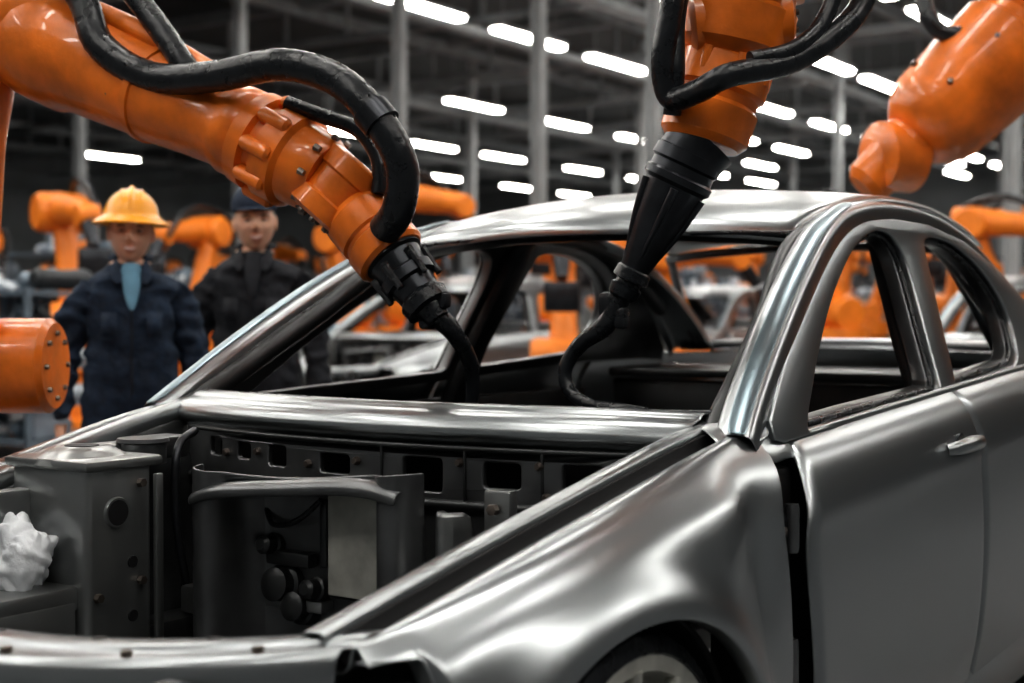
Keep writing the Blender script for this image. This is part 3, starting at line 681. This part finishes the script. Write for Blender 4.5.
    if hat=="helmet":
        rows=[ring(.150,.140,.026,.006),ring(.148,.138,.036,.006),ring(.122,.104,.052)]
        for s_,c_ in [(math.sin(a),math.cos(a)) for a in [math.radians(x) for x in (5,18,32,46,60,72,82,90)]]:
            rows.append(ring(.118*c_+.0005,.099*c_+.0005,.056+.105*s_))
        grid("hard_hat",rows,YEL,H,False,.005,1,closed=True)
        tube("hat_ridge",[(.112,0,.077),(.085,0,.134),(.0,0,.165),(-.085,0,.134),(-.112,0,.077)],.010,YEL,H,10)
        for s in (1,-1): tube("hat_ridge",[(.098,.035*s,.077),(.075,.035*s,.128),(.0,.035*s,.156),(-.075,.035*s,.128),(-.098,.035*s,.077)],.006,YEL,H,8)
    else:
        rows=[ring(.104,.084,.040),ring(.106,.086,.050)]
        for a in (10,28,45,60,75,90):
            s_,c_=math.sin(math.radians(a)),math.cos(math.radians(a)); rows.append(ring(.107*c_+.0005,.088*c_+.0005,.060+.088*s_))
        grid("cap",rows,CAPC,H,False,.005,1,closed=True)
        grid("cap_bill",[[(x,y,.054-.22*max(0,x-.09)-.5*y*y/.08*.3) for y in lin(-w,w,7)] for x,w in ((.07,.078),(.10,.072),(.125,.060),(.145,.035))],CAPC,H,False,.005,1)
        lathe("cap_button",(0,0,.147),(0,0,.155),[(0,.012),(1,.008)],CAPC,H,12)
    return e
worker("factory_worker",(-1.64,-2.29,0),math.radians(50),.905,NAVY,"helmet",.6,math.radians(-2),math.radians(-2))
worker("factory_worker",(-2.295,-2.285,0),math.radians(38),.950,DARKC,"cap",1,math.radians(8),math.radians(3),DARKC)

# ================================================================= HALL
FLOOR=mat("concrete_floor",(0.11,0.115,0.12),0,0.35,0.25,1.5,0.1); CEIL=mat("ceiling_dark",(0.12,0.13,0.135),0,0.8,0.2,1)
WALL=mat("wall_panel",(0.20,0.215,0.225),0,0.7,0.2,0.4); BEAM=mat("truss_paint",(0.32,0.34,0.35),0.0,0.6,0.2,2)
COLM=mat("column_paint",(0.42,0.44,0.45),0,0.6,0.15,2); LAMP=mat("tube_light",(1,0.96,0.90),0,0.5,emit=33)
def slab(name,c,s,m): return box(name,c,s,m,None,0)
slab("floor",(-26,-20,-.1),(76,70,.2),FLOOR)
slab("ceiling",(-26,-20,9.1),(76,70,.2),CEIL)
slab("wall_back",(-64,-20,4.5),(.3,70,9),WALL); slab("wall_right",(-26,-55,4.5),(76,.3,9),WALL)
slab("wall_front",(12,-20,4.5),(.3,70,9),WALL); slab("wall_left",(-26,15,4.5),(76,.3,9),WALL)
def multi_boxes(name,items,m):
    vs=[];fs=[];mi=[]
    ms=m if isinstance(m,list) else [m]
    for it in items:
        (cx,cy,cz),(sx,sy,sz)=it[:2]; k=it[2] if len(it)>2 else 0
        b=len(vs)
        for dx in (-1,1):
            for dy in (-1,1):
                for dz in (-1,1): vs.append((cx+dx*sx/2,cy+dy*sy/2,cz+dz*sz/2))
        for f in ((0,1,3,2),(4,6,7,5),(0,4,5,1),(2,3,7,6),(0,2,6,4),(1,5,7,3)): fs.append(tuple(b+i for i in f)); mi.append(k)
    me=bpy.data.meshes.new(name); me.from_pydata(vs,[],fs); me.update()
    for mm in ms: me.materials.append(mm)
    for p,k in zip(me.polygons,mi): p.material_index=k
    o=bpy.data.objects.new(name,me); COL.objects.link(o); return o
L=[]
for y,xsn in ((-14.75,(-19.5,-23.25,-27,-31.2,-35.9,-40.4,-45,-49,-53)),(-10.6,(-22.3,-26,-29.8,-33.4,-37.4,-42)),(-7,(-22.4,-26.2,-30,-33.8)),(-21.4,(-30.5,-35.3,-40,-45,-50)),(-28.3,(-32.4,-37.6,-42,-47.8,-53)),(-18.4,(-41.5,-46)),(-13.6,(-51.4,-56)),(-40.5,(-33.6,-44,-50)),(-3.3,(-30,-34,-40)),(-16,(-58,)),(-35,(-47,-53,-58)),(-24.5,(-52,-57))):
    for x in xsn: L.append((x,y))
added_strips=[]  # extra unseen strips overhead, added to brighten car and hall
for i in range(7):
    for j in range(7):
        x=6-3.8*i; y=6.2-3.7*j
        dep=(x-1.95)*-.8275+(y-1.88)*-.561
        if dep<20: added_strips.append((x,y))
it=[]
for x,y in L+added_strips:
    it.append(((x,y,7.0),(2.5,.24,.06),0)); it.append(((x,y,7.08),(2.6,.32,.09),1)); it.append(((x-1,y,8.0),(.02,.02,1.8),1)); it.append(((x+1,y,8.0),(.02,.02,1.8),1))
multi_boxes("fluorescent_lights",it,[LAMP,BEAM])
B=[]
for k,x in enumerate(range(-60,12,6)):
    B.append(((x,-20,8.75),(.25,70,.25))); B.append(((x,-20,7.75),(.18,70,.14)))
    for j in range(0,70,2): B.append(((x,-54.5+j,8.25),(.08,.08,1.0)))
for y in range(-52,14,6): B.append(((-26,y,8.6),(76,.18,.3)))
for y in (-5,-12.7,-16.6,-24.5,-33): B.append(((-26,y,7.45),(76,.35,.18)))
multi_boxes("roof_trusses",B,BEAM)
cm=None
COLP=((-18,-18.1),(-18,-14.1),(-18,-11.1),(-18,-8.9),(-18,-3.3),(-18,-22.9),(-34,-30),(-34,-24),(-34,-18),(-34,-12),(-34,-6),(-50,-36),(-50,-28),(-50,-20),(-50,-12))
for x,y in COLP:
    if cm is None:
        o=multi_boxes("steel_column",[((0,-.09,4.5),(.22,.02,9)),((0,.09,4.5),(.22,.02,9)),((0,0,4.5),(.02,.18,9)),((0,0,.02),(.4,.4,.04))],COLM); cm=o.data; o.location=(x,y,0)
    else: put(cm,"steel_column",(x,y,0),0)

# parts racks
PC=[mat("rack_part_%d"%i,c,mt,.45,.2,6) for i,(c,mt) in enumerate((((.44,.49,.54),.1),((.16,.20,.24),.3),((.68,.72,.76),0),((.04,.045,.05),.3),((.28,.32,.37),.2),((.85,.24,.02),0),((.85,.48,.03),0)))]
def rack(seed,h=1.9,w=2.2,nlev=5):
    rnd=random.Random(seed); Lx=[]
    for sx in (-1,1):
        for sy in (-1,1): Lx.append(box("x",(sx*w/2,sy*.4,h/2),(.05,.05,h),PC[1],bev=0))
    for k in range(nlev):
        z=.15+k*(h-.2)/(nlev-1); Lx.append(box("x",(0,0,z),(w,.85,.04),PC[1],bev=0))
        x=-w/2+.08
        while x<w/2-.12:
            s=rnd.uniform(.07,.20); hh=rnd.uniform(.08,.30); mm=PC[rnd.choice((0,0,1,2,2,2,3,4,4,0,1,5 if rnd.random()<.5 else 1,6 if rnd.random()<.4 else 4))]
            yy=rnd.uniform(-.2,.2)
            q=rnd.random()
            if q<.4: Lx.append(box("x",(x+s/2,yy,z+.03+hh/2),(s,rnd.uniform(.2,.5),hh),mm,bev=.015))
            elif q<.7: Lx.append(lathe("x",(x+s/2,-.3,z+.03+s/2),(x+s/2,.3,z+.03+s/2),[(0,s*.3),(.1,s*.5),(.5,s*.42),(.9,s*.5),(1,s*.3)],mm,seg=12))
            else: Lx.append(tube("x",[(x,yy,z+.04),(x+s*.3,yy+.1,z+hh),(x+s,yy-.05,z+hh*.8),(x+s*1.1,yy+.15,z+.05)],s*.22,mm,seg=8,n=4))
            x+=s+rnd.uniform(.0,.05)
    return joined(Lx,"parts_rack")
racks=[rack(s,h) for s,h in ((1,1.7),(2,1.35),(3,1.95),(4,1.5),(8,1.6))]
ROB=[(-12.5,-9.2,1.0,1.0),(-9.5,-3.9,2.2,.85),(-15.0,-2.6,1.6,1.1),(-7.8,-12.4,.3,1.0),(-9,-15.2,2.0,1.05),(-16.4,-9.9,.5,1.25),(-16.0,-5.0,2.4,1.2),(-22,-13,1,1.2),(-24,-6,0,1.3),(-26,-20,2,1.3),(-12,-18.5,.5,1.1),(-15,-12.6,1.9,1.15),(-11.0,-8.3,2.6,1.25),(-7.4,-9.9,1.2,1.1),(-6.9,-3.7,.6,.85),(-6.6,.6,-2.2,.95),(-20.5,-16.5,.3,1.3),(-20.5,-6.8,1.3,1.3),(-5.2,-11.6,2.4,1.1),(-13.5,-15.6,.9,1.2),(-10.6,-11.6,.2,1.1),(-14.2,-.4,2.0,1.1),(-10.5,1.0,-1.2,1.0)]
rr2=random.Random(5)
for x in (-21,-25,-29,-33,-38,-44):
    for k in range(7):
        y=-4-k*(3.6+abs(x)*.05)+rr2.uniform(-.8,.8); x2=x+rr2.uniform(-.4,.4)
        if any(abs(x2-a)<1.8 and abs(y-b_)<1.8 for a,b_ in COLP): continue
        if any(abs(x2-a[0])<2.6 and abs(y-a[1])<2.6 for a in ROB): continue
        ROB.append((x2,y,rr2.uniform(0,6.28),rr2.uniform(1.1,1.35)))
rnd=random.Random(11)
cars=[(-7.6,-6.2),(-13.2,-6.4),(-9.9,-1.2)]
# candidate rack positions on a fine lattice, kept only where there is free floor
RP=[(-1.6,-6.4),(-.6,-9.2),(-3.4,-7.4),(-4.4,-9.6),(-2.4,-11.0),(-5.4,-8.4)]
x=-3.0
while x>-44:
    step=1.9 if x>-20 else 3.0
    y=-4.2+(-x)*.12 if x<-8 else -8.2
    while y>-50*min(1,(-x)/30+.35):
        RP.append((x+rnd.uniform(-.25,.25),y+rnd.uniform(-.2,.2))); y-=2.75
    x-=step
placed=[]
for x,y in RP:
        if y<-52: continue
        R_=any(math.hypot(x-a[0],y-a[1])<2.05 for a in ROB)
        if R_: continue
        if any(-4.6<x-a[0]<1.8 and abs(y-a[1])<2.2 for a in cars): continue
        if any(abs(x-cx_)<.9 and abs(y-cy_)<1.5 for cx_,cy_ in COLP): continue
        if any(abs(x-a)<1.35 and abs(y-b_)<2.55 for a,b_ in placed): continue
        placed.append((x,y)); put(rnd.choice(racks),"parts_rack",(x,y,0),math.radians(90+rnd.uniform(-6,6)),rnd.uniform(.9,1.05))
for i,(x,y) in enumerate(cars): dup(car,"car_body_shell",(x,y,0),math.radians(4) if i==2 else 0)
for x,y,rz,sc in ROB: put(frm,"welding_robot",(x,y,0),rz,sc)

# ================================================================= LIGHT / CAMERA
w=bpy.data.worlds.new("World"); scene.world=w; w.use_nodes=True
w.node_tree.nodes["Background"].inputs[0].default_value=(.55,.62,.70,1); w.node_tree.nodes["Background"].inputs[1].default_value=.25
cam=bpy.data.cameras.new("Camera"); co=bpy.data.objects.new("Camera",cam); COL.objects.link(co); scene.camera=co
cam.sensor_width=36; cam.lens=49.45; cam.clip_end=200
co.location=(1.952,1.883,1.169)
dv=V((-.8275,-.5610,-.0210))
co.rotation_euler=dv.to_track_quat('-Z','Y').to_euler()
cam.dof.use_dof=True; cam.dof.focus_distance=2.9; cam.dof.aperture_fstop=2.6
try:
    scene.view_settings.view_transform='Standard'
    scene.view_settings.look='Medium High Contrast'
except Exception: pass
